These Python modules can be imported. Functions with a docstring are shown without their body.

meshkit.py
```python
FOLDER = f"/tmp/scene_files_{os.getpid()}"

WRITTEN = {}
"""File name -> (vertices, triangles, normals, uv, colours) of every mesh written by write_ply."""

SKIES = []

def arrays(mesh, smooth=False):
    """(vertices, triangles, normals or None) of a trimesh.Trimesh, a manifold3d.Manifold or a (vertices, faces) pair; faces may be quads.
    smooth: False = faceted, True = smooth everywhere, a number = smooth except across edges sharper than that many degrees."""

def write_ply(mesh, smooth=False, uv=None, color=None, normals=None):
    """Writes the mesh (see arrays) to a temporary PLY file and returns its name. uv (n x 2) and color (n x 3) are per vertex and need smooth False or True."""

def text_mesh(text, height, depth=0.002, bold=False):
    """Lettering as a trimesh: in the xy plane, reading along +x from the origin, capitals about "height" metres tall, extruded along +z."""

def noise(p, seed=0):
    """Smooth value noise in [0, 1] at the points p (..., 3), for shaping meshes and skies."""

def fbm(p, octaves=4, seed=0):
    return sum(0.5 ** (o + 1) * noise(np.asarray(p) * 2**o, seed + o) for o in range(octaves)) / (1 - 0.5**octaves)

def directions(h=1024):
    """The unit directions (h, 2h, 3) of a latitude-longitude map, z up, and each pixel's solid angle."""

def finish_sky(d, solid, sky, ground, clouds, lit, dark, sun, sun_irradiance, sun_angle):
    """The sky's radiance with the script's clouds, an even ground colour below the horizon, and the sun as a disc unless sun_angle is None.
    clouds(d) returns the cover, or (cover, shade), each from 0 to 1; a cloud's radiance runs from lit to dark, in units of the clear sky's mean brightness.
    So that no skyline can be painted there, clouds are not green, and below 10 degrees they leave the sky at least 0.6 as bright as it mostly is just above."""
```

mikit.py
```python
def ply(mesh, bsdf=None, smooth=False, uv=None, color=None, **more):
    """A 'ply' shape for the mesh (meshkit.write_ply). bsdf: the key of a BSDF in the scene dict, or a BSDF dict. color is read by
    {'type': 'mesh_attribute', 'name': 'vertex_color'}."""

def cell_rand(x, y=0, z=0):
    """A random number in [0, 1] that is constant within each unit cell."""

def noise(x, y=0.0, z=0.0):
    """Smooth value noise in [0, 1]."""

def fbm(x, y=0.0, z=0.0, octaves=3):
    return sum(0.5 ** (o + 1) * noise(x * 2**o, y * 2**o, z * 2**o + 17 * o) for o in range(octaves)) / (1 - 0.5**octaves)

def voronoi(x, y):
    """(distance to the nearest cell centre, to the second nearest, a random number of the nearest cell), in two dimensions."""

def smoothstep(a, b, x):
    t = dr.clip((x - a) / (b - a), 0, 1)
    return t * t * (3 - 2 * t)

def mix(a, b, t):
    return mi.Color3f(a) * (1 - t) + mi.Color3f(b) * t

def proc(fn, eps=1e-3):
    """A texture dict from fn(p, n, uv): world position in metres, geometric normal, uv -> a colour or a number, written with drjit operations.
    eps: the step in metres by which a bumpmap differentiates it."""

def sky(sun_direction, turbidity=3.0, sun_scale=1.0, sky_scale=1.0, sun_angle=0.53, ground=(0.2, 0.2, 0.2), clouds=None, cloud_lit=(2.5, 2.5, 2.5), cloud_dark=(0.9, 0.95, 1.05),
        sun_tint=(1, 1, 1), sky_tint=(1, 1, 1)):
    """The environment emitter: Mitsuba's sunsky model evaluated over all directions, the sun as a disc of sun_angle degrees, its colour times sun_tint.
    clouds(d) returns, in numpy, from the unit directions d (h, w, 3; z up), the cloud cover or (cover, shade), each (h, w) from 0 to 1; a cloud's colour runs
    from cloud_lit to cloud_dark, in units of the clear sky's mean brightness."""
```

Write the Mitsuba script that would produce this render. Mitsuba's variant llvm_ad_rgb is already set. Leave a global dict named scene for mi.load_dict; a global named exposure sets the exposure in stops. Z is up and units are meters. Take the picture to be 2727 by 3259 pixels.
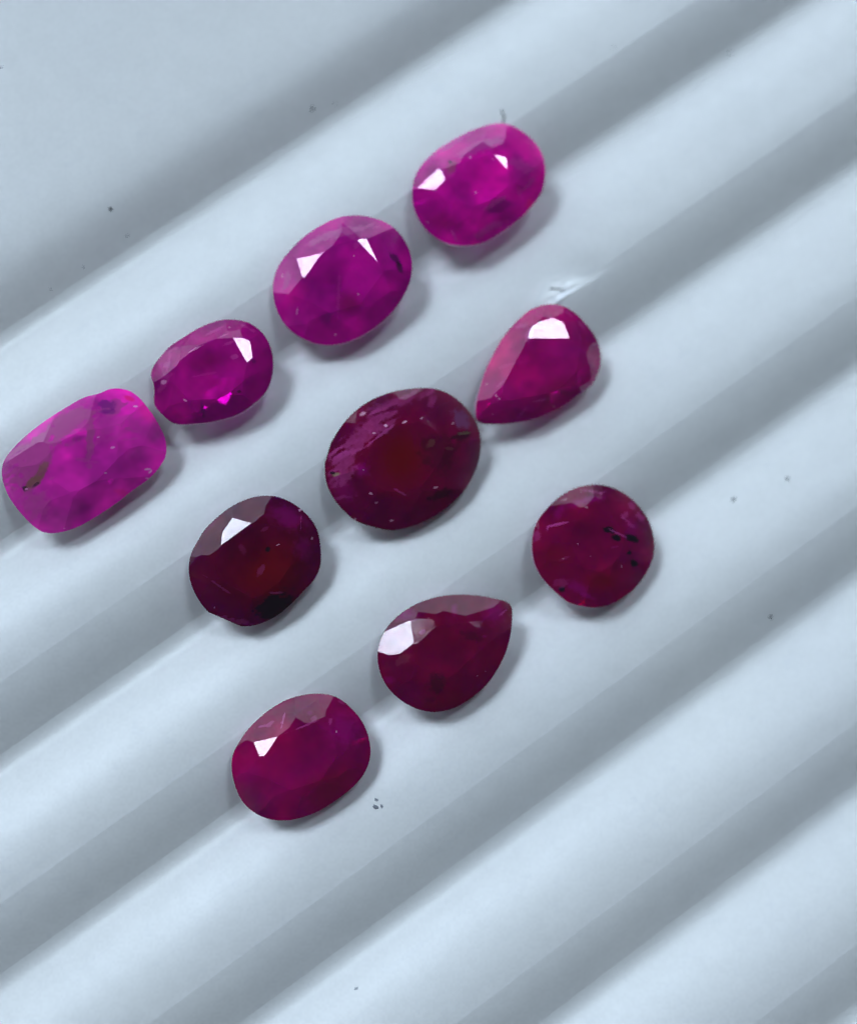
import math
import numpy as np
import trimesh
import manifold3d as m3
import mitsuba as mi
import drjit as dr
from scipy.interpolate import CubicSpline
import meshkit
import mikit
from mikit import proc, ply, noise, fbm, smoothstep, mix

T = mi.ScalarTransform4f
S = 0.001                                   # the numbers below are millimetres
rng = np.random.default_rng(7)
scene, labels = {}, {}

# ---------------------------------------------------------------- camera, lamps, exposure
def rot(a, b):
    a, b = np.radians([a, b])
    return (np.array([[1, 0, 0], [0, np.cos(a), -np.sin(a)], [0, np.sin(a), np.cos(a)]])
            @ np.array([[np.cos(b), 0, np.sin(b)], [0, 1, 0], [-np.sin(b), 0, np.cos(b)]]))

CAM_R = rot(5.09, -4.06)
CAM_POS = CAM_R @ np.array([0, 0, 65.74])
scene['camera'] = {'type': 'thinlens', 'fov': 40.0, 'fov_axis': 'y',
                   'to_world': T().look_at(origin=(CAM_POS * S).tolist(), target=[0, 0, 0], up=(CAM_R @ np.array([0, 1.0, 0])).tolist()),
                   'focus_distance': 62.3 * S, 'aperture_radius': 2.1 * S, 'near_clip': 0.005, 'far_clip': 10.0}
exposure = -0.10

def direction(az, el):
    az, el = np.radians([az, el])
    return np.array([np.cos(el) * np.cos(az), np.cos(el) * np.sin(az), np.sin(el)])

WIN_A, WIN_B = direction(136, 50), direction(58, 62)
LAMPS = {'A': WIN_A, 'B': WIN_B}
def window_lamp(key, d, away, w, h, radiance, label):
    d = np.asarray(d)
    scene[key] = {'type': 'rectangle', 'to_world': T().look_at(origin=(d * away).tolist(), target=[0, 0, 0], up=[0, 0, 1]) @ T().scale([w / 2, h / 2, 1]),
                  'emitter': {'type': 'area', 'radiance': {'type': 'rgb', 'value': radiance}},
                  'bsdf': {'type': 'diffuse', 'reflectance': {'type': 'rgb', 'value': [0.5, 0.5, 0.5]}}}
    labels[key] = {'label': label, 'category': 'lamp'}
TINT = np.array([0.82, 1.0, 1.18])
window_lamp('soft_lamp', WIN_A, 1.5, 0.43, 0.43, (20.0 * TINT).tolist(), 'square bright lamp shining from the upper left, out of the picture')
window_lamp('soft_lamp_001', WIN_B, 1.5, 0.27, 0.27, (21.0 * TINT).tolist(), 'smaller square bright lamp shining from the upper right, out of the picture')
window_lamp('soft_lamp_002', direction(124, 19), 1.9, 4.2, 1.25, (1.45 * TINT).tolist(), 'broad dim window panel shining from the upper left, out of the picture')
scene['room_light'] = {'type': 'constant', 'radiance': {'type': 'rgb', 'value': (0.075 * TINT).tolist()}}

# ---------------------------------------------------------------- the grooved tray
PERIOD, PHASE, GANG = 8.0, 26.13, math.radians(35.02)
UN = np.array([math.sin(GANG), -math.cos(GANG)])      # across the ridges, towards the lower right of the picture
UT = np.array([math.cos(GANG), math.sin(GANG)])       # along the ridges
CREASE = 0.69
F = np.linspace(0, 1, 1601)

def integrate(slope):
    return np.concatenate([[0], np.cumsum((slope[1:] + slope[:-1]) / 2) * (F[1] - F[0])]) * PERIOD

def blur(a, width, mode):
    k = int(width * 1600) // 2 * 2 + 1
    w = np.hanning(k + 2)[1:-1]
    return np.convolve(np.pad(a, k // 2, mode=mode), w / w.sum(), 'valid')

DOWN = 0.30 + 1.00 * np.clip((F - CREASE) / (1 - CREASE), 0, 1) ** 1.1
g = np.clip(F / 0.16, 0, 1)
UP = (0.94 - 1.08 * np.clip(F / CREASE, 0, 1) ** 0.9) * (-0.45 + 1.45 * g * g * (3 - 2 * g))   # a rounded foot, then the long rise to the crest
k_down = UP[F < CREASE].sum() / DOWN[F >= CREASE].sum()
RIDGE_H = integrate(np.where(F < CREASE, UP, -DOWN * k_down))
RIDGE_H = RIDGE_H + 0.010 * np.exp(-((F - CREASE + 0.01) / 0.012) ** 2)   # the faint bead along the crest
RIDGE_H = blur(RIDGE_H[:-1], 0.014, 'wrap')
RIDGE_H = np.append(RIDGE_H, RIDGE_H[0])
RIDGE_H -= RIDGE_H.min()
g = np.clip((F - 0.44) / 0.42, 0, 1)
PLATE_H = integrate(-(DOWN * k_down) * g * g * (3 - 2 * g))
PLATE_H += RIDGE_H[-1] - PLATE_H[-1]

WORN = (6.35, 10.05, float(np.interp(CREASE - 0.02, F, RIDGE_H)))

def tray_z(x, y):
    u = (np.asarray(x) * UN[0] + np.asarray(y) * UN[1] + PHASE) / PERIOD
    z = np.where(u < 0, PLATE_H[0], np.where(u < 1, np.interp(u, F, PLATE_H), np.interp(u - np.floor(u), F, RIDGE_H)))
    p = np.stack([u * 0.7, (np.asarray(x) * UT[0] + np.asarray(y) * UT[1]) / 16, u * 0], -1)
    # a worn spot on the crest of the second ridge, rubbed a little flat
    t = (np.asarray(x) - WORN[0]) * UT[0] + (np.asarray(y) - WORN[1]) * UT[1]
    a = (np.asarray(x) - WORN[0]) * UN[0] + (np.asarray(y) - WORN[1]) * UN[1]
    w = np.exp(-(t / 1.9) ** 4 - (np.minimum(a, 0) / 1.4) ** 2) * (a < 0.12)
    z = z + w * (WORN[2] - 0.095 * t + 0.045 * a - z)
    return z + 0.10 * (meshkit.fbm(p, 2, 3) - 0.5)

def tray_piece(u0, u1, n, t0=-58, t1=58, nt=59):
    u, t = np.meshgrid(np.linspace(u0, u1, n), np.linspace(t0, t1, nt), indexing='ij')
    a = u * PERIOD - PHASE
    x, y = a * UN[0] + t * UT[0], a * UN[1] + t * UT[1]
    top = np.stack([x, y, tray_z(x, y)], -1).reshape(-1, 3)
    i, j = np.meshgrid(np.arange(n - 1), np.arange(nt - 1), indexing='ij')
    a = (i * nt + j).ravel()
    f = np.stack([a, a + nt, a + nt + 1, a + 1], 1)
    sheet = trimesh.Trimesh(top * S, np.vstack([f[:, [0, 1, 2]], f[:, [0, 2, 3]]]), process=False)
    edge = np.concatenate([np.arange(n) * nt, (n - 1) * nt + np.arange(1, nt), (np.arange(n - 1)[::-1]) * nt + nt - 1, np.arange(1, nt - 1)[::-1]])
    m = len(edge)
    low = top[edge].copy(); low[:, 2] = -2.2
    v = np.vstack([top[edge], low, [[low[:, 0].mean(), low[:, 1].mean(), -2.2]]])
    q = np.arange(m); r = (q + 1) % m
    sf = np.vstack([np.stack([q, m + q, m + r], 1), np.stack([q, m + r, r], 1), np.stack([m + q, np.full(m, 2 * m), m + r], 1)])
    skirt = trimesh.Trimesh(v * S, sf, process=False)
    both = trimesh.util.concatenate([sheet, skirt])
    if sheet.face_normals[:, 2].mean() < 0:
        both.invert()
    return both

def tray_color(p, n, uv):
    x, y = p.x / S, p.y / S
    c = fbm(x * 0.16, y * 0.16, 4.0, 3)
    g = noise(x * 1.3, y * 1.3, 2.0)
    t, u = x * UT[0] + y * UT[1], x * UN[0] + y * UN[1]
    lines = smoothstep(0.70, 0.86, noise(t * 0.5 + 0.3 * u, u * 8.0 - t * 1.1, 5.0)) + smoothstep(0.74, 0.9, noise(t * 1.2 + 1.5 * u, u * 6.0 + t * 2.6, 8.0))
    soil = smoothstep(0.80, 0.95, noise(x * 2.7, y * 2.7, 11.0)) * noise(x * 0.3, y * 0.3, 13.0)
    c = c - 2.2 * lines * worn_patch(x, y) - 0.5 * soil - 0.25 * smoothstep(0.80, 0.95, noise(t * 0.25, u * 7.0, 21.0))
    return mix((0.655, 0.655, 0.655), (0.695, 0.69, 0.678), c) * (0.97 + 0.03 * g + 0.05 * noise(x * 9.0, y * 9.0, 6.0))

def tray_rough(p, n, uv):
    x, y = p.x / S, p.y / S
    return 0.42 - 0.23 * worn_patch(x, y) + 0.05 * (fbm(x * 0.4, y * 0.4, 1.0, 2) - 0.5)

def worn_patch(x, y):
    t = (x - WORN[0]) * UT[0] + (y - WORN[1]) * UT[1]
    u = (x - WORN[0]) * UN[0] + (y - WORN[1]) * UN[1]
    return dr.exp(-(dr.square(t / 1.5) + dr.square(u / 0.9)))

def tray_scratches(p, n, uv):
    """Fine scratches: many on the worn patch, a few faint ones along the ridges elsewhere."""
    x, y = p.x / S, p.y / S
    t, u = x * UT[0] + y * UT[1], x * UN[0] + y * UN[1]
    a = noise(t * 0.35 + 0.2 * u, u * 9.0 - t * 0.9, 5.0)
    b = noise(t * 0.6, u * 6.0 + t * 1.6, 9.0)
    c = noise(x * 9.0, y * 9.0, p.z / S * 9.0)
    w = worn_patch(x, y)
    return ((a + 0.7 * b) * w * 0.020 + c * 0.0022 + a * 0.0006) * S

scene['tray_plastic'] = {'type': 'bumpmap', 'arbitrary': proc(tray_scratches, eps=2e-5), 'scale': 1.0,
                         'bsdf': {'type': 'principled', 'base_color': proc(tray_color), 'roughness': proc(tray_rough), 'specular': 0.5}}
scene['sorting_tray__flat_rim'] = ply(tray_piece(-3.2, 1, 220), 'tray_plastic', smooth=True)
for k in range(1, 10):
    scene['sorting_tray__ridge' + (f'_{k - 1:03d}' if k > 1 else '')] = ply(tray_piece(k, k + 1, 190, nt=300 if k == 2 else 59), 'tray_plastic', smooth=True)
labels['sorting_tray'] = {'label': 'white plastic sorting tray with rounded diagonal ridges, holding the red gemstones in its grooves', 'category': 'tray'}

# ---------------------------------------------------------------- gemstones
GEMS = {
    'g1': ((2.257, 14.974), [(0.58,2.84), (0.03,2.70), (-0.70,2.39), (-1.43,1.95), (-2.07,1.48), (-2.57,0.95), (-2.89,0.49), (-3.05,-0.07), (-3.09,-0.63), (-3.01,-1.13), (-2.77,-1.68), (-2.41,-2.18), (-1.92,-2.59), (-1.38,-2.84), (-0.83,-2.91), (-0.29,-2.87), (0.30,-2.70), (0.89,-2.32), (1.54,-1.85), (2.09,-1.38), (2.55,-0.86), (2.93,-0.30), (3.07,0.31), (3.07,0.96), (2.91,1.57), (2.59,2.08), (2.14,2.49), (1.64,2.78), (1.09,2.90)]),
    'g2': ((-4.015, 10.443), [(0.25,2.91), (-0.20,2.82), (-0.82,2.56), (-1.45,2.19), (-2.07,1.67), (-2.56,1.12), (-2.91,0.66), (-3.11,0.16), (-3.17,-0.48), (-3.11,-1.02), (-2.90,-1.61), (-2.55,-2.14), (-2.06,-2.55), (-1.53,-2.81), (-1.00,-2.96), (-0.47,-2.97), (0.07,-2.89), (0.69,-2.66), (1.31,-2.29), (1.89,-1.83), (2.39,-1.32), (2.79,-0.73), (3.07,-0.13), (3.18,0.51), (3.12,1.15), (2.85,1.79), (2.45,2.29), (1.91,2.67), (1.28,2.89), (0.74,2.95)]),
    'g3': ((-9.845, 6.118), [(0.32,2.43), (-0.08,2.33), (-0.76,2.02), (-1.39,1.59), (-1.98,1.18), (-2.45,0.66), (-2.74,0.26), (-2.81,-0.11), (-2.66,-0.43), (-2.60,-0.76), (-2.63,-1.12), (-2.63,-1.44), (-2.43,-1.72), (-2.15,-2.00), (-1.87,-2.24), (-1.51,-2.33), (-0.84,-2.32), (-0.13,-2.24), (0.55,-2.09), (1.18,-1.87), (1.70,-1.54), (2.17,-1.13), (2.49,-0.68), (2.65,-0.19), (2.71,0.42), (2.66,0.91), (2.48,1.44), (2.16,1.89), (1.72,2.23), (1.24,2.41), (0.72,2.45)]),
    'g4': ((-15.501, 2.131), [(1.00,3.18), (0.78,3.03), (0.17,2.87), (-0.53,2.51), (-1.31,2.01), (-2.00,1.51), (-2.68,0.93), (-3.19,0.39), (-3.49,-0.06), (-3.59,-0.50), (-3.51,-1.04), (-3.28,-1.61), (-2.93,-2.14), (-2.48,-2.67), (-2.09,-3.03), (-1.74,-3.23), (-1.13,-3.23), (-0.52,-3.07), (0.17,-2.72), (0.86,-2.28), (1.55,-1.79), (2.16,-1.29), (2.77,-0.85), (3.25,-0.35), (3.53,0.10), (3.60,0.55), (3.54,1.00), (3.36,1.44), (3.05,1.98), (2.69,2.48), (2.33,2.88), (1.88,3.17), (1.35,3.23)]),
    'g5': ((4.963, 6.513), [(0.32,2.88), (-0.05,2.77), (-0.43,2.60), (-0.93,2.18), (-1.43,1.64), (-1.85,1.01), (-2.22,0.31), (-2.52,-0.35), (-2.73,-1.01), (-2.92,-1.71), (-2.94,-2.20), (-2.90,-2.49), (-2.70,-2.61), (-2.29,-2.65), (-1.64,-2.64), (-0.99,-2.56), (-0.33,-2.44), (0.41,-2.15), (1.03,-1.86), (1.45,-1.56), (1.82,-1.27), (2.24,-1.02), (2.62,-0.61), (2.83,-0.15), (2.93,0.35), (2.90,0.81), (2.73,1.26), (2.41,1.76), (2.00,2.17), (1.55,2.58), (1.10,2.81), (0.61,2.90)]),
    'g6': ((-1.272, 2.270), [(0.30,3.16), (-0.27,3.06), (-0.94,2.86), (-1.61,2.55), (-2.18,2.13), (-2.61,1.70), (-2.99,1.17), (-3.32,0.59), (-3.51,0.12), (-3.55,-0.46), (-3.51,-1.03), (-3.32,-1.55), (-2.99,-2.07), (-2.52,-2.59), (-1.95,-3.00), (-1.38,-3.22), (-0.77,-3.30), (-0.16,-3.23), (0.46,-3.07), (1.13,-2.78), (1.75,-2.40), (2.32,-1.93), (2.81,-1.40), (3.20,-0.78), (3.44,-0.15), (3.54,0.43), (3.52,1.00), (3.36,1.63), (3.03,2.16), (2.60,2.59), (2.03,2.98), (1.45,3.18), (0.88,3.20)]),
    'g7': ((-7.917, -2.356), [(-0.11,2.84), (-0.66,2.63), (-1.17,2.35), (-1.64,1.99), (-2.03,1.63), (-2.35,1.24), (-2.54,0.88), (-2.77,0.48), (-2.89,0.12), (-2.94,-0.31), (-2.90,-0.79), (-2.76,-1.26), (-2.48,-1.78), (-2.16,-2.21), (-1.77,-2.53), (-1.26,-2.81), (-0.71,-2.93), (-0.20,-2.93), (0.35,-2.78), (0.86,-2.54), (1.34,-2.19), (1.81,-1.75), (2.20,-1.32), (2.52,-1.00), (2.76,-0.65), (2.92,-0.13), (2.92,0.43), (2.86,0.99), (2.68,1.55), (2.36,1.99), (1.96,2.37), (1.44,2.69), (0.93,2.87), (0.49,2.91)]),
    'g8': ((0.558, -6.390), [(-0.07,2.42), (-0.79,2.25), (-1.39,2.00), (-1.94,1.66), (-2.41,1.25), (-2.75,0.78), (-2.96,0.24), (-3.04,-0.30), (-2.96,-0.85), (-2.76,-1.39), (-2.38,-1.90), (-1.88,-2.32), (-1.29,-2.62), (-0.74,-2.76), (-0.19,-2.75), (0.36,-2.61), (0.87,-2.35), (1.42,-1.97), (1.94,-1.48), (2.33,-0.93), (2.67,-0.30), (2.89,0.33), (3.01,1.00), (3.06,1.55), (3.04,1.96), (2.87,2.13), (2.49,2.24), (1.93,2.37), (1.34,2.45), (0.70,2.48)]),
    'g9': ((7.364, -1.712), [(-0.22,2.77), (-0.68,2.67), (-1.17,2.45), (-1.67,2.12), (-2.12,1.67), (-2.49,1.23), (-2.72,0.78), (-2.83,0.21), (-2.84,-0.31), (-2.73,-0.88), (-2.49,-1.36), (-2.13,-1.80), (-1.61,-2.29), (-1.13,-2.63), (-0.56,-2.79), (0.01,-2.84), (0.58,-2.74), (1.16,-2.46), (1.70,-2.10), (2.12,-1.70), (2.45,-1.21), (2.71,-0.69), (2.84,-0.16), (2.83,0.33), (2.72,0.86), (2.46,1.39), (2.14,1.84), (1.70,2.29), (1.21,2.59), (0.68,2.75), (0.19,2.81)]),
    'g10': ((-5.869, -11.079), [(0.26,2.75), (-0.28,2.64), (-0.87,2.42), (-1.45,2.05), (-1.94,1.64), (-2.40,1.15), (-2.72,0.66), (-2.97,0.21), (-3.05,-0.32), (-3.00,-0.77), (-2.84,-1.35), (-2.59,-1.88), (-2.17,-2.30), (-1.68,-2.59), (-1.10,-2.74), (-0.52,-2.75), (0.06,-2.64), (0.68,-2.42), (1.26,-2.10), (1.80,-1.74), (2.30,-1.34), (2.72,-0.89), (2.97,-0.40), (3.09,0.14), (3.03,0.68), (2.85,1.26), (2.51,1.80), (2.14,2.20), (1.68,2.56), (1.22,2.73), (0.72,2.78)]),
}

def dense_outline(pts, n=140, soft=1.2):
    p = np.array(pts, float)
    if ((p[:, 0] * np.roll(p[:, 1], -1) - p[:, 1] * np.roll(p[:, 0], -1)).sum()) < 0:
        p = p[::-1]
    d = np.concatenate([[0], np.cumsum(np.linalg.norm(np.diff(np.vstack([p, p[:1]]), axis=0), axis=1))])
    q = CubicSpline(d, np.vstack([p, p[:1]]), bc_type='periodic')(np.linspace(0, d[-1], n, endpoint=False))
    w = np.exp(-0.5 * (np.arange(-6, 7) / soft) ** 2); w /= w.sum()
    return sum(np.roll(q, s, axis=0) * c for s, c in zip(range(-6, 7), w))

def halfway(p, lamp):
    v = CAM_POS - p
    v /= np.linalg.norm(v)
    h = v + lamp
    return h / np.linalg.norm(h)


def make_gem(key, crown=0.85, table=0.56, depth=1.35, girdle=0.20, mains=8, turn=0.0, tilt=(0, 0), glints=(), seed=0, jitter=0.04, belly=0.0):
    """The stone cut from the prism of its outline by the plane of each facet. glints: (x, y of a table edge in the stone's frame, lamp)."""
    r = np.random.default_rng(100 + seed)
    (cx, cy), pts = GEMS[key]
    o = dense_outline(pts)
    w, vv = np.linalg.eigh(np.cov(o.T))
    ang = math.atan2(vv[1, 1], vv[0, 1])
    ax = np.sqrt(2 * w[::-1])
    body = m3.CrossSection([o.tolist()]).extrude(crown + depth + girdle).translate([0, 0, -depth - girdle / 2])
    def normal_at(t):
        n = np.array([math.cos(t) / ax[0], math.sin(t) / ax[1]])
        n = np.array([n[0] * math.cos(ang) - n[1] * math.sin(ang), n[0] * math.sin(ang) + n[1] * math.cos(ang)])
        return n / np.linalg.norm(n)
    planes = []
    def cut(t, drop, z0, h, up, rho0=1.0):
        """z <= z0 + h * (rho0 - rho) * drop on the crown (up = 1), mirrored on the pavilion."""
        n = normal_at(t + turn)
        d = (o @ n).max()
        slope = h * drop / d * (1 + r.normal(0, jitter))
        c = z0 + rho0 * h * drop * (1 + r.normal(0, jitter * 0.4))
        nn = np.array([n[0] * slope, n[1] * slope, 1.0])
        planes.append((nn * [1, 1, up] if up > 0 else np.array([nn[0], nn[1], -1.0]), c))
    st = 2 * math.pi / mains
    hc = crown - girdle / 2
    for k in range(mains):
        cut(k * st, 1 / (1 - table), girdle / 2, hc, 1)
        cut((k + 0.5) * st, 0.62 / (1 - table), girdle / 2 + hc, hc, 1, rho0=table * 1.02)
        for s in (-0.25, 0.25):
            cut((k + s) * st, 1.24 / (1 - table), girdle / 2, hc, 1)
            cut((k + s) * st, 1.12 + belly, girdle / 2, depth, -1)
        cut(k * st, 1.0 - belly, girdle / 2, depth, -1)
    for n, c in planes:
        l = np.linalg.norm(n)
        body = body.trim_by_plane((-n / l).tolist(), -c / l)
    tn = np.array([math.radians(tilt[0]), math.radians(tilt[1]), 1.0]); tn /= np.linalg.norm(tn)
    # tilt so that the table's normal is tn
    axis = np.cross([0, 0, 1], tn); M = np.eye(3)
    if np.linalg.norm(axis) > 1e-9:
        M = trimesh.transformations.rotation_matrix(math.asin(np.linalg.norm(axis)), axis)[:3, :3]
    centre = np.array([cx, cy, 2.5])
    for gx, gy, lamp, lift in glints:
        q = M @ np.array([gx, gy, crown - 0.02])
        h = M.T @ halfway(centre + q, LAMPS[lamp])
        body = body.trim_by_plane((-h).tolist(), -float(h @ [gx, gy, crown - 0.02 + lift]))
    mesh = body.to_mesh()
    v = np.array(mesh.vert_properties[:, :3]) @ M.T
    z = (tray_z(v[:, 0] + cx, v[:, 1] + cy) - v[:, 2]).max() + 0.02
    v += [cx, cy, z]
    print(key, 'girdle height', round(z, 2), len(mesh.tri_verts))
    return trimesh.Trimesh(v * S, np.array(mesh.tri_verts), process=False), M, np.array([cx, cy, z])

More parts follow.
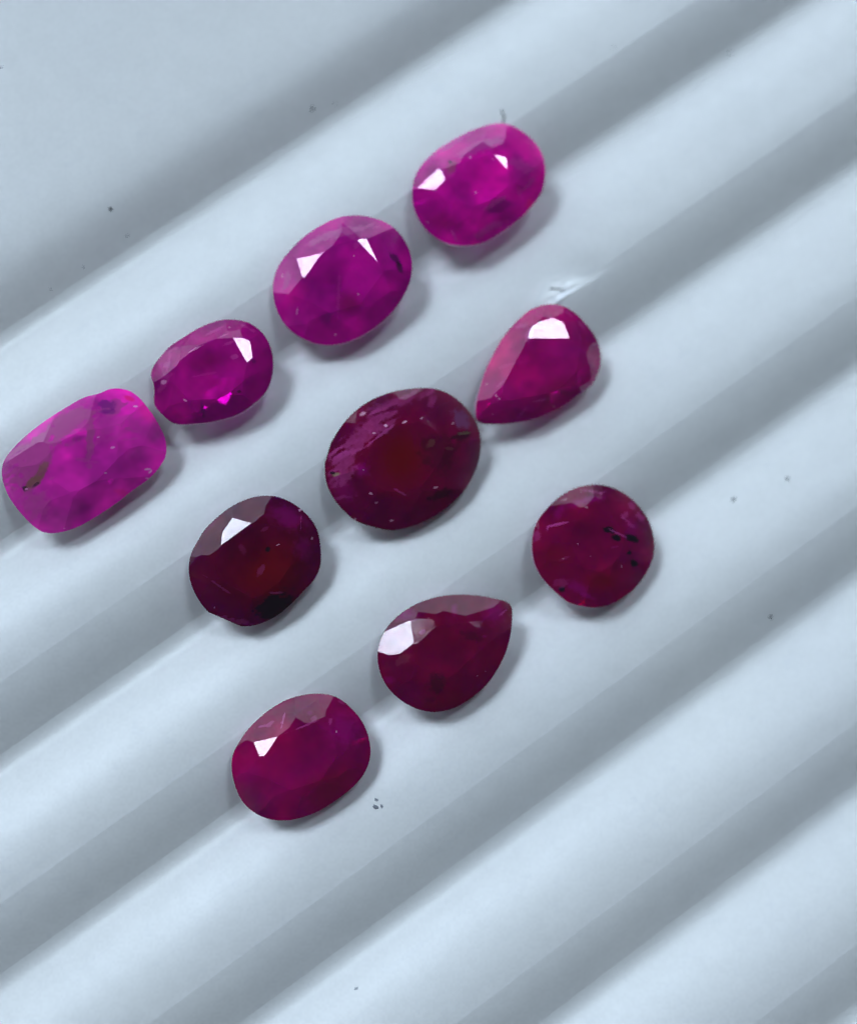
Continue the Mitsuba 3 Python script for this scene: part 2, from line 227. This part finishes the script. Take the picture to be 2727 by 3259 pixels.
MARKS = {   # kind, x, y, half length, half width (mm in the stone's frame), turn in degrees, strength
    'g1': [('V', -0.05, 1.50, 0.826, 0.321, 25, .7), ('V', 0.49, 1.83, 0.689, 0.230, 20, .6), ('V', -1.50, 0.37, 0.643, 0.505, 0, .4), ('V', 1.97, 0.75, 0.551, 0.321, -10, .5), ('B', -1.32, 0.55, 0.413, 0.275, 70, .5), ('K', -1.39, 0.85, 0.115, 0.083, 0, .8), ('V', -1.58, 1.65, 1.377, 0.115, 33, .8), ('V', 0.60, -1.07, 0.735, 0.115, 30, .6), ('V', 0.59, -2.07, 0.826, 0.138, 30, .6), ('V', 0.85, -2.66, 0.735, 0.115, 28, .5), ('K', 0.96, -1.20, 0.689, 0.230, 25, .3), ('M', 2.36, -0.90, 0.253, 0.184, 60, .9), ('M', -0.18, -2.81, 0.275, 0.138, 0, .5), ('W', -0.24, -0.61, 0.083, 0.055, 30, 1), ('W', -0.46, 1.04, 0.073, 0.060, 0, 1), ('W', -2.39, -1.84, 0.055, 0.046, 0, .8), ('W', 0.59, 0.95, 0.046, 0.046, 0, .7), ('V', -1.17, -2.51, 0.321, 0.041, -60, .8), ('V', 2.28, -0.03, 0.505, 0.083, 45, .6), ('V', 1.82, -0.45, 0.275, 0.115, -70, .4), ('R', -1.79, -1.88, 0.918, 0.459, -20, .3)],
    'g2': [('R', 0.28, -1.20, 0.781, 0.689, 0, .45), ('K', 2.36, 0.86, 0.436, 0.156, -45, .5), ('K', 2.58, 0.45, 0.275, 0.138, -65, .55), ('V', -0.16, 2.00, 1.561, 0.253, 15, .75), ('V', -1.35, 1.57, 0.367, 0.184, 20, .5), ('V', -2.53, -0.11, 0.505, 0.193, 70, .7), ('V', -0.20, -1.07, 0.918, 0.064, 88, .25), ('V', 0.64, 1.42, 0.184, 0.138, 60, .35), ('W', 0.50, 0.90, 0.051, 0.051, 0, .8), ('W', -2.75, 0.14, 0.110, 0.055, 80, .9), ('W', -2.06, -1.51, 0.165, 0.046, 80, .7), ('W', 0.70, -0.83, 0.073, 0.046, -60, .7), ('W', -0.34, -2.53, 0.064, 0.055, 0, .8), ('M', -2.05, -0.73, 0.689, 0.459, 40, .25), ('K', -0.73, -1.84, 0.275, 0.230, 0, .25)],
    'g3': [('R', -0.21, 0.38, 1.252, 0.459, 15, .25), ('W', -0.72, 0.96, 0.480, 0.054, 27, .75), ('V', 0.47, 1.55, 0.250, 0.046, 25, .7), ('V', 0.06, 1.83, 0.397, 0.075, 30, .6), ('V', 0.77, 1.23, 0.250, 0.067, 25, .6), ('V', 1.01, 0.59, 0.175, 0.100, 15, .75), ('V', -2.01, 0.25, 0.417, 0.167, 75, .55), ('V', -2.16, -0.40, 0.459, 0.209, 60, .4), ('W', -2.16, -0.50, 0.175, 0.109, 0, .7), ('V', -1.51, 1.25, 0.459, 0.104, 35, .4), ('K', -0.41, -1.79, 0.376, 0.117, 95, .5), ('K', 1.22, -0.96, 0.104, 0.075, 0, .6), ('K', 1.86, 0.38, 0.092, 0.109, 0, .4), ('W', -1.17, -1.35, 0.125, 0.054, -35, .8), ('W', 0.75, 2.00, 0.071, 0.050, 0, .8), ('V', 1.48, 2.05, 0.334, 0.092, -25, .5), ('V', -0.44, -0.22, 0.835, 0.050, 10, .25), ('P', 0.78, -0.22, 0.835, 0.250, 10, .25)],
    'g4': [('V', -2.04, 0.08, 1.590, 0.888, 38, 1), ('V', -2.05, 0.17, 1.543, 0.842, 38, .9), ('V', -0.47, 1.63, 1.169, 0.701, 30, 1), ('V', -0.73, 1.46, 1.029, 0.608, 30, .8), ('V', 0.38, 0.88, 1.216, 0.187, 88, 1), ('V', 1.21, 2.35, 0.655, 0.421, 0, .7), ('D', 0.95, 2.44, 0.514, 0.234, -8, .8), ('D', 1.08, 2.11, 0.374, 0.140, 5, .8), ('V', 1.22, 1.46, 1.169, 0.561, 10, .35), ('B', -1.73, -0.58, 0.514, 0.210, 55, .75), ('B', -2.15, -1.07, 0.561, 0.210, 32, .95), ('K', -2.02, -1.15, 0.187, 0.065, 35, .6), ('K', -2.53, -1.29, 0.140, 0.117, 0, .55), ('W', -2.44, -1.34, 0.070, 0.056, 0, 1), ('V', -2.14, -1.90, 0.655, 0.701, 0, .7), ('P', 1.07, -0.22, 1.216, 0.935, 0, .4), ('P', -0.16, 0.88, 0.421, 0.164, 20, .6), ('W', 2.77, -0.39, 0.140, 0.065, 10, .9), ('W', 2.89, -0.49, 0.122, 0.047, 50, .9), ('W', 2.74, -0.79, 0.094, 0.056, 0, .8), ('M', 1.99, 2.74, 0.281, 0.131, -20, .95), ('W', 2.26, 2.40, 0.122, 0.056, 0, 1), ('W', 1.35, 0.49, 0.150, 0.061, 15, .8), ('W', 0.71, 0.93, 0.075, 0.042, 20, .8), ('W', 1.03, -0.64, 0.084, 0.037, 0, .8), ('V', 2.05, 1.33, 0.514, 0.065, -20, .5), ('V', 2.10, 0.89, 0.421, 0.056, 10, .5), ('V', 0.12, -0.09, 0.561, 0.075, -10, .4), ('M', 1.69, -1.46, 0.374, 0.140, -15, .5), ('M', 3.00, 2.23, 0.701, 0.561, -50, .3), ('W', -0.85, -3.04, 0.065, 0.037, 0, .6)],
    'g5': [('R', 0.80, -1.16, 1.586, 0.835, 25, .4), ('P', 1.04, 0.69, 1.252, 0.626, 0, .35), ('P', -1.84, -1.38, 0.918, 1.085, 60, .25), ('V', -0.51, 1.25, 0.459, 0.150, 75, .75), ('V', -0.82, 1.76, 0.250, 0.125, 0, .5), ('V', 1.31, 2.46, 0.313, 0.075, -45, .6), ('V', 1.95, 1.89, 0.376, 0.083, -48, .6), ('V', -0.80, -2.19, 0.564, 0.033, 52, .85), ('V', -0.13, -1.67, 0.376, 0.029, 14, .85), ('W', -2.04, -1.46, 0.104, 0.050, -50, .9), ('W', -1.91, -1.60, 0.075, 0.054, 0, .9), ('V', -1.87, -0.91, 0.250, 0.042, 40, .5), ('W', -2.44, -0.86, 0.058, 0.042, 0, .7), ('V', 2.46, 0.25, 0.292, 0.167, 80, .3), ('V', -1.37, -0.03, 0.835, 0.083, 10, .25), ('W', -2.19, -2.25, 0.042, 0.042, 0, .6), ('W', 0.67, -1.82, 0.067, 0.042, 30, .7), ('K', -0.05, 1.91, 0.092, 0.083, 0, .85), ('K', 0.17, 1.71, 0.092, 0.038, -50, .7), ('K', 0.50, 1.81, 0.075, 0.038, -30, .7), ('K', 0.49, 2.25, 0.042, 0.038, 0, .6), ('K', -0.50, 1.70, 0.042, 0.058, 0, .6), ('W', 2.58, 1.03, 0.058, 0.038, 30, .8)],
    'g6': [('R', -0.13, -0.15, 1.478, 1.773, 0, .75), ('K', 1.62, 0.23, 0.936, 0.985, 0, .4), ('P', -1.91, -0.63, 0.419, 0.419, 0, .65), ('P', -2.76, -1.43, 0.985, 0.591, -60, .4), ('V', -1.72, 1.07, 1.675, 0.542, 42, .6), ('V', -2.71, -0.30, 0.887, 0.591, 75, .6), ('V', -0.16, 2.55, 1.724, 0.296, 20, .5), ('V', 1.26, 2.66, 0.443, 0.222, 80, .45), ('L', 2.62, 1.76, 0.542, 0.419, -45, .85), ('K', 2.66, 0.99, 0.542, 0.197, 20, .6), ('G', 2.76, 1.11, 0.345, 0.069, 10, .4), ('V', -1.25, 0.79, 1.084, 0.069, 37, .7), ('G', -3.04, -0.78, 0.207, 0.089, 15, .85), ('K', -3.20, -0.71, 0.123, 0.069, 0, .7), ('W', 0.78, 1.72, 0.108, 0.049, 30, 1), ('W', -0.81, 1.36, 0.118, 0.079, -20, 1), ('W', 0.02, 1.55, 0.158, 0.064, 25, .9), ('W', 2.22, 1.56, 0.089, 0.079, 0, 1), ('W', -1.86, 1.96, 0.207, 0.089, 25, .9), ('W', -1.82, -0.63, 0.044, 0.044, 0, .9), ('W', -1.50, -1.68, 0.099, 0.069, -20, .9), ('W', 1.42, -1.38, 0.128, 0.049, 15, .9), ('W', -0.54, -2.85, 0.128, 0.049, 20, .9), ('W', -2.20, -2.77, 0.074, 0.049, 0, .9), ('W', -1.24, -2.09, 0.099, 0.059, 10, .6), ('W', -1.35, 1.05, 0.079, 0.044, 0, .9), ('B', 1.19, 0.56, 0.246, 0.148, 40, .4), ('B', 2.00, 0.37, 0.246, 0.079, 0, .35), ('V', -2.76, -1.81, 0.542, 0.099, 5, .35), ('K', 1.65, -1.71, 0.690, 0.246, 20, .6), ('V', -0.18, -1.62, 0.296, 0.059, -30, .5)],
    'g7': [('R', 0.69, -0.55, 1.920, 1.169, 30, .6), ('P', 1.46, 1.89, 1.085, 0.626, -20, .55), ('P', 2.14, 0.55, 0.543, 0.626, 0, .4), ('K', 0.93, -2.08, 1.085, 0.584, 28, .9), ('V', 0.41, 1.34, 0.209, 0.075, 30, .3), ('K', 0.60, 0.47, 0.175, 0.150, 0, .75), ('W', 1.02, 0.67, 0.109, 0.038, 25, .9), ('V', 0.30, -0.43, 0.292, 0.125, 60, .3), ('V', -0.53, 0.43, 0.376, 0.146, -50, .22), ('V', -1.64, -1.09, 0.543, 0.050, -35, .35), ('W', 1.98, 2.24, 0.075, 0.075, 0, 1), ('W', 2.54, 0.98, 0.100, 0.058, 80, .8), ('V', 2.04, 1.61, 0.376, 0.029, 88, .7), ('V', 1.00, -1.46, 0.250, 0.050, 0, .35), ('V', -1.05, -2.68, 0.877, 0.159, -12, .35), ('P', -2.13, 1.65, 0.668, 0.334, 40, .25), ('W', -1.79, -2.10, 0.042, 0.050, 0, .6)],
    'g8': [('P', -1.77, 1.57, 0.664, 0.442, 0, .5), ('P', 0.41, 1.77, 0.310, 0.177, 80, .5), ('P', 2.23, 1.63, 0.619, 0.619, 0, .5), ('R', -0.04, -2.31, 1.504, 0.487, 10, .35), ('K', -0.41, -1.47, 0.487, 0.531, 0, .5), ('K', 1.08, 0.59, 0.575, 0.265, -10, .4), ('V', -1.04, 0.79, 0.150, 0.088, 30, .7), ('V', 2.65, 1.69, 0.243, 0.035, 40, .75), ('K', -0.66, -2.22, 0.265, 0.155, 0, .3), ('B', -1.95, -0.43, 0.420, 0.221, 30, .3), ('P', -2.53, -1.33, 0.310, 0.221, 0, .4), ('W', 1.40, -1.18, 0.040, 0.040, 0, .6), ('W', -0.76, 1.42, 0.062, 0.035, 0, .5), ('W', 1.78, -1.00, 0.035, 0.062, 0, .5), ('P', 1.75, 0.59, 0.133, 0.088, 0, .4)],
    'g9': [('R', -1.98, -0.55, 1.085, 0.835, 0, .4), ('R', 0.22, -1.64, 1.127, 0.543, 0, .6), ('P', -0.33, 2.01, 1.336, 0.250, 15, .55), ('P', -1.63, 1.45, 0.459, 0.209, 60, .45), ('P', 1.68, 0.68, 0.626, 0.459, 90, .45), ('P', -0.79, -1.95, 0.668, 0.334, -30, .55), ('P', -0.40, -2.31, 0.501, 0.125, -20, .5), ('K', 0.62, 0.66, 0.271, 0.175, -15, .97), ('K', 0.93, 0.29, 0.217, 0.150, -20, .97), ('K', 1.71, 0.28, 0.334, 0.200, -15, .97), ('K', 1.54, -0.38, 0.142, 0.125, 0, .95), ('K', 1.80, -0.82, 0.192, 0.175, 0, .97), ('K', -1.52, -1.99, 0.188, 0.167, 40, .85), ('V', -1.68, 0.93, 0.564, 0.050, 10, .85), ('V', -2.16, 0.73, 0.209, 0.042, 75, .8), ('V', 1.07, 0.48, 0.438, 0.042, -25, .8), ('V', 1.43, 1.33, 0.250, 0.117, 30, .55), ('V', 1.40, 1.17, 0.209, 0.058, -40, .5), ('V', 1.72, 0.86, 0.209, 0.075, -20, .5), ('V', 0.01, 2.45, 0.584, 0.083, -12, .65), ('V', 0.45, 2.39, 0.209, 0.050, 25, .6), ('V', 1.82, 1.81, 0.313, 0.150, -55, .5), ('V', 2.22, 1.25, 0.334, 0.167, -48, .6), ('V', -1.59, -1.71, 0.313, 0.209, 0, .35), ('W', -0.37, 1.71, 0.067, 0.038, -20, .8), ('W', -0.84, 0.02, 0.038, 0.054, 0, .8), ('W', 1.18, -0.98, 0.092, 0.038, 100, .8), ('W', -0.27, -0.54, 0.046, 0.033, 0, .7), ('V', -2.61, 0.45, 0.250, 0.188, 80, .5), ('W', -1.32, 2.09, 0.167, 0.042, 15, .6), ('V', -1.42, -0.60, 0.250, 0.083, 20, .3), ('W', -1.50, -0.63, 0.042, 0.033, 0, .7), ('W', -0.53, 2.49, 0.058, 0.042, 0, .7), ('V', 0.85, -0.12, 0.167, 0.033, 15, .3)],
    'g10': [('P', 1.92, 1.19, 1.062, 0.973, 0, .5), ('R', 1.30, -1.25, 1.593, 1.106, 32, .45), ('P', -2.26, -0.71, 0.708, 0.531, 30, .3), ('V', 0.19, 1.41, 0.752, 0.062, 22, .75), ('V', 0.60, 1.70, 0.150, 0.133, 0, .55), ('V', -0.78, 1.71, 0.332, 0.044, 72, .75), ('V', -0.84, 1.53, 0.088, 0.062, 0, .7), ('V', -1.39, 1.45, 0.199, 0.097, 40, .55), ('V', -1.78, 1.35, 0.288, 0.080, 15, .55), ('V', 1.30, 1.61, 0.133, 0.080, 80, .55), ('W', 1.55, 1.11, 0.058, 0.066, 0, .7), ('V', 1.84, 2.36, 0.186, 0.088, -30, .45), ('P', 0.39, 1.94, 0.177, 0.133, 0, .5), ('R', 0.48, 1.86, 0.885, 0.442, 0, .25)],
}

INK = {'V': (0.68, 0.13, 0.50), 'W': (0.92, 0.70, 0.85), 'K': (0.025, 0.004, 0.022), 'B': (0.42, 0.22, 0.16), 'R': (0.32, 0.0, 0.012), 'P': (0.55, 0.0, 0.42),
       'M': (0.95, 0.03, 0.45), 'G': (0.45, 0.52, 0.24), 'L': (0.36, 0.18, 0.42), 'D': (0.36, 0.01, 0.40)}

def stone_skin(key, body, cover):
    """Polished crystal over the stone's own colour: milky veils, cracks, zones and dark crystals where MARKS has them."""
    (cx, cy), _ = GEMS[key]
    marks = MARKS[key]
    def layers(p, n):
        x, y = p.x / S - cx, p.y / S - cy
        big = fbm(p.x / S * 0.9, p.y / S * 0.9, p.z / S * 0.9, 3)
        fine = fbm(p.x / S * 5.0, p.y / S * 5.0, p.z / S * 5.0, 3)
        streak = noise((x * 0.82 + y * 0.57) * 1.3, (y * 0.82 - x * 0.57) * 7.0, 3.0)
        col = mi.Color3f(body) * (0.72 + 0.56 * big)
        top = dr.select(n.z > 0.02, 1.0, 0.0)
        w = mi.Float(cover) * (0.6 + 0.8 * big) * (0.15 + 0.85 * top)
        for kind, mx, my, rx, ry, a, s in marks:
            rx, ry = (rx * 0.8, ry * 0.75) if kind == 'W' else (rx, ry)
            c, d = math.cos(math.radians(a)), math.sin(math.radians(a))
            u = ((x - mx) * c + (y - my) * d) / rx
            v = ((y - my) * c - (x - mx) * d + (0.10 * (big - 0.5) if ry < 0.06 else 0.0)) / ry
            ragged = {'V': 1.5, 'L': 1.0, 'K': 1.2, 'B': 1.0, 'D': 1.5, 'R': 0.3, 'P': 0.7, 'W': 1.2}.get(kind, 0.7)
            r = dr.sqrt(u * u + v * v) + ragged * (fine - 0.5) + (0.9 * (streak - 0.5) if kind == 'V' else 0.0)
            s = s * {'W': 0.65, 'P': 0.75, 'V': 0.8, 'L': 0.6, 'B': 0.7, 'G': 0.6, 'M': 0.6, 'D': 0.6}.get(kind, 1.0)
            soft = {'R': 0.15, 'P': 0.2, 'K': 0.55, 'W': 0.75}.get(kind, 0.55)
            m = (1 - smoothstep(soft, 1.2, r)) * s * top
            if kind == 'V':
                m = m * (0.55 + 0.9 * fine)
            m = dr.clip(m, 0, 1)
            col = mix(col, INK[kind], dr.clip(m * 1.3, 0, 1))
            w = w + (1 - w) * m
        return col, w
    scene['body_' + key] = {'type': 'plastic', 'int_ior': 1.76, 'nonlinear': True, 'diffuse_reflectance': proc(lambda p, n, uv: layers(p, n)[0])}
    scene['skin_' + key] = {'type': 'blendbsdf', 'weight': proc(lambda p, n, uv: layers(p, n)[1]),
                            'bsdf_0': {'type': 'dielectric', 'int_ior': 1.76, 'ext_ior': 1.0},
                            'bsdf_1': {'type': 'twosided', 'bsdf': {'type': 'ref', 'id': 'body_' + key}}}

STONES = [
    # key, extinction per mm (red, green, blue), albedo, body colour, cover, cut
    ('g1', (0.06, 1.6, 0.2), (0.8, 0.0, 0.7), (0.92, 0.004, 0.66), 0.5, {'seed': 4376, 'turn': 0.057, 'table': 0.536, 'crown': 0.694, 'tilt': (0.22, -1.19), 'glints': [(-1.83, -0.28, 'A', 0.205), (1.39, 1.19, 'B', 0.07)]}),
    ('g2', (0.07, 2, 0.2), (0.8, 0.0, 0.7), (0.86, 0.004, 0.62), 0.46, {'seed': 1148, 'turn': -0.014, 'table': 0.615, 'crown': 0.678, 'tilt': (-3.76, -5.74), 'glints': [(-1.4, 0.11, 'A', 0.22), (1.7, 1.19, 'B', 0.02)]}),
    ('g3', (0.07, 2, 0.22), (0.8, 0.0, 0.7), (0.84, 0.004, 0.56), 0.42, {'seed': 1700, 'turn': 0.618, 'table': 0.66, 'crown': 0.678, 'tilt': (-2.82, -0.8), 'glints': [(1.7, 1.07, 'B', 0.01)]}),
    ('g4', (0.03, 1.0, 0.16), (0.8, 0.0, 0.7), (0.96, 0.06, 0.76), 0.72, {'seed': 577, 'turn': 0.664, 'table': 0.543, 'crown': 0.649, 'tilt': (3.64, -5.49)}),
    ('g5', (0.09, 2, 0.34), (0.8, 0.0, 0.7), (0.8, 0.004, 0.4), 0.46, {'seed': 3941, 'turn': 0.466, 'table': 0.66, 'crown': 0.711, 'tilt': (3.07, -5.2), 'glints': [(0.54, 1.54, 'B', 0.06)]}),
    ('g6', (0.27, 2.5, 1.0), (0.8, 0.0, 0.7), (0.44, 0, 0.09), 0.45, {'seed': 1315, 'turn': 0.023, 'table': 0.586, 'crown': 0.692, 'tilt': (1.84, -2.86)}),
    ('g7', (0.5, 2.5, 1.8), (0.8, 0.0, 0.7), (0.3, 0, 0.025), 0.42, {'seed': 942, 'turn': 0.255, 'table': 0.639, 'crown': 0.662, 'tilt': (0.19, -0.69), 'glints': [(-0.81, 1.53, 'A', 0.201)]}),
    ('g8', (0.34, 2.5, 1.1), (0.8, 0.0, 0.7), (0.45, 0, 0.07), 0.45, {'seed': 3731, 'turn': 0.662, 'table': 0.59, 'crown': 0.551, 'tilt': (0.49, 2.4), 'glints': [(-1.98, 0.43, 'A', 0.206)]}),
    ('g9', (0.22, 2.5, 0.85), (0.8, 0.0, 0.7), (0.52, 0, 0.11), 0.45, {'seed': 2517, 'turn': 0.211, 'table': 0.561, 'crown': 0.604, 'tilt': (2.08, 3.34)}),
    ('g10', (0.13, 2.2, 0.45), (0.8, 0.0, 0.7), (0.63, 0, 0.21), 0.45, {'seed': 782, 'turn': 0.116, 'table': 0.602, 'crown': 0.655, 'tilt': (-0.29, 5.43), 'glints': [(-1.83, 1.02, 'A', 0.548)]}),
]

STONE_LABELS = {
    'g1': 'bright magenta oval stone with cloudy veils and a hair at its top edge',
    'g2': 'smooth magenta oval stone with a small dark flaw near its right edge',
    'g3': 'magenta oval stone with a chipped notch in its left end',
    'g4': 'pink violet cushion shaped stone with milky veins and a brown pit',
    'g5': 'magenta pear shaped stone pointing down left, with a white reflection at its round end',
    'g6': 'large dark red oval stone with crusted upper left edge, touching the magenta pear',
    'g7': 'very dark red oval stone with a black corner at its lower right',
    'g8': 'dark purple red pear shaped stone pointing up right',
    'g9': 'dark red round stone with black specks in its right half',
    'g10': 'wine red oval stone with a pale crack, lowest of all the stones',
}

scene['frosted_girdle'] = {'type': 'twosided', 'bsdf': {'type': 'roughplastic', 'alpha': 0.25, 'int_ior': 1.76, 'diffuse_reflectance': {'type': 'rgb', 'value': [0.62, 0.30, 0.50]}}}

def stone_parts(mesh, table_normal):
    """The facets sorted into table, crown, girdle and pavilion."""
    n = mesh.face_normals
    z = n @ table_normal
    kind = np.where(z > 0.9995, 0, np.where(z > 0.05, 1, np.where(z > -0.05, 2, 3)))
    for k, part in enumerate(('table', 'crown', 'girdle', 'pavilion')):
        f = mesh.faces[kind == k]
        if len(f):
            used, f = np.unique(f, return_inverse=True)
            yield part, trimesh.Trimesh(mesh.vertices[used], f.reshape(-1, 3), process=False)

for i, (key, density, albedo, body, cover, cutting) in enumerate(STONES):
    scene['inside_' + key] = {'type': 'homogeneous', 'sigma_t': {'type': 'rgb', 'value': [d / 4 for d in density]}, 'scale': 4 / S, 'albedo': {'type': 'rgb', 'value': albedo}}
    stone_skin(key, body, cover)
    mesh, M, at = make_gem(key, **cutting)
    name = 'ruby' + (f'_{i:03d}' if i else '')
    for part, piece in stone_parts(mesh, M[:, 2]):
        scene[f'{name}__{part}'] = ply(piece, 'frosted_girdle' if part == 'girdle' else 'skin_' + key, interior={'type': 'ref', 'id': 'inside_' + key})
    labels[name] = {'label': STONE_LABELS[key], 'category': 'gemstone', 'group': 'red and magenta gemstones in the grooves of the tray'}

# ---------------------------------------------------------------- dust, hair and fibre on the tray
scene['dust_dark'] = {'type': 'diffuse', 'reflectance': {'type': 'rgb', 'value': [0.015, 0.018, 0.025]}}
scene['dust_pale'] = {'type': 'diffuse', 'reflectance': {'type': 'rgb', 'value': [0.34, 0.35, 0.38]}}
scene['dust_grey'] = {'type': 'diffuse', 'reflectance': {'type': 'rgb', 'value': [0.21, 0.22, 0.25]}}

SPECKS = [   # x, y, half length, half width, turn, material, label
    (-14.65, 13.90, 0.075, 0.055, 0, 'dust_dark', 'round black speck alone on the dark slope below the flat rim'),
    (-5.40, 19.08, 0.08, 0.05, 70, 'dust_dark', 'black speck high on the first dark slope, above the upper row of stones'),
    (-4.36, 19.42, 0.05, 0.03, 40, 'dust_grey', 'tiny grey speck just right of the high black speck, in the first groove'),
    (-13.97, 12.86, 0.055, 0.035, 20, 'dust_grey', 'tiny grey speck in the first groove, straight below the round black speck'),
    (-15.98, 11.35, 0.05, 0.035, 30, 'dust_grey', 'tiny grey speck in the first groove, above the stone with the notch'),
    (-17.46, 10.31, 0.05, 0.03, 10, 'dust_grey', 'tiny grey speck in the first groove nearest the left edge'),
    (1.18, 22.81, 0.05, 0.03, 50, 'dust_grey', 'tiny grey speck in the first groove nearest the top edge'),
    (8.85, 22.04, 0.05, 0.03, 0, 'dust_grey', 'tiny blue grey speck on the crest right of the hair'),
    (14.89, 22.48, 0.06, 0.04, 30, 'dust_dark', 'small dark speck in the second groove at the top right'),
    (16.82, 1.47, 0.085, 0.05, 0, 'dust_dark', 'black speck on the bright ridge at the right, the right one of two'),
    (14.30, 0.53, 0.08, 0.055, 50, 'dust_dark', 'black speck on the bright ridge at the right, the left one of two'),
    (15.95, -5.00, 0.075, 0.06, 60, 'dust_dark', 'dark speck in the groove below the pair of black specks'),
    (-2.55, -13.39, 0.13, 0.09, -20, 'dust_grey', 'grey smudge right of the lowest stone, biggest of three'),
    (-2.28, -13.36, 0.06, 0.09, 20, 'dust_grey', 'grey smudge right of the lowest stone, the right one of three'),
    (-2.51, -13.08, 0.08, 0.06, -30, 'dust_grey', 'grey smudge right of the lowest stone, the upper one of three'),
    (-3.42, -21.48, 0.10, 0.045, 25, 'dust_pale', 'faint grey smudge on the bright ridge near the bottom edge'),
    (-19.72, 20.39, 0.15, 0.03, 35, 'dust_grey', 'thin grey fleck on the flat rim at the left edge'),
]
for i, (x, y, a, b, turn, m, label) in enumerate(SPECKS):
    r = np.random.default_rng(40 + i)
    ball = trimesh.creation.icosphere(2)
    v = np.array(ball.vertices)
    v *= (1 + 0.5 * (meshkit.fbm(v * 1.6 + i * 9.1, 2, i) - 0.5))[:, None]
    a, b = (a * 1.25, b * 1.25) if m == 'dust_dark' else (a, b)
    v *= [a, b, min(a, b) * 0.6]
    c, d = math.cos(math.radians(turn)), math.sin(math.radians(turn))
    v = np.stack([v[:, 0] * c - v[:, 1] * d + x, v[:, 0] * d + v[:, 1] * c + y, v[:, 2]], 1)
    v[:, 2] += tray_z(v[:, 0], v[:, 1]) + min(a, b) * 0.35
    name = 'dust_speck' + (f'_{i:03d}' if i else '')
    scene[name] = ply(trimesh.Trimesh(v * S, ball.faces, process=False), m, smooth=True)
    labels[name] = {'label': label, 'category': 'speck', 'group': 'specks of dust lying on the tray'}

def thread(points, radius, lift):
    p = np.array(points, float)
    t = np.linspace(0, 1, len(p))
    q = CubicSpline(t, p)(np.linspace(0, 1, 40))
    z = tray_z(q[:, 0], q[:, 1]) + lift
    q = np.stack([q[:, 0], q[:, 1], z], 1)
    d = np.gradient(q, axis=0); d /= np.linalg.norm(d, axis=1)[:, None]
    s_ = np.cross(d, [0, 0, 1.0]); s_ /= np.linalg.norm(s_, axis=1)[:, None]
    u_ = np.cross(s_, d)
    ang = np.arange(8) * math.pi / 4
    rad = radius * np.interp(np.linspace(0, 1, 40), [0, 0.1, 0.9, 1], [0.4, 1, 1, 0.4])
    v = q[:, None] + rad[:, None, None] * (np.cos(ang)[None, :, None] * s_[:, None] + np.sin(ang)[None, :, None] * u_[:, None])
    i, j = np.meshgrid(np.arange(39), np.arange(8), indexing='ij')
    f = np.stack([i * 8 + j, i * 8 + (j + 1) % 8, (i + 1) * 8 + (j + 1) % 8, (i + 1) * 8 + j], -1).reshape(-1, 4)
    return trimesh.Trimesh(v.reshape(-1, 3) * S, np.vstack([f[:, [0, 1, 2]], f[:, [0, 2, 3]]]), process=False)

scene['hair'] = ply(thread([(3.48, 18.91), (3.48, 18.72), (3.57, 18.55), (3.54, 18.30), (3.50, 18.05)], 0.038, 0.04), 'dust_dark', smooth=True)
labels['hair'] = {'label': 'short dark wavy hair standing out from the top edge of the upper right stone', 'category': 'hair'}
scene['fibre'] = ply(thread([(5.60, 10.30), (5.95, 10.31), (6.30, 10.26)], 0.04, 0.05), 'dust_grey', smooth=True)
labels['fibre'] = {'label': 'short grey fibre lying on the scratched crest above the magenta pear shaped stone', 'category': 'fibre'}
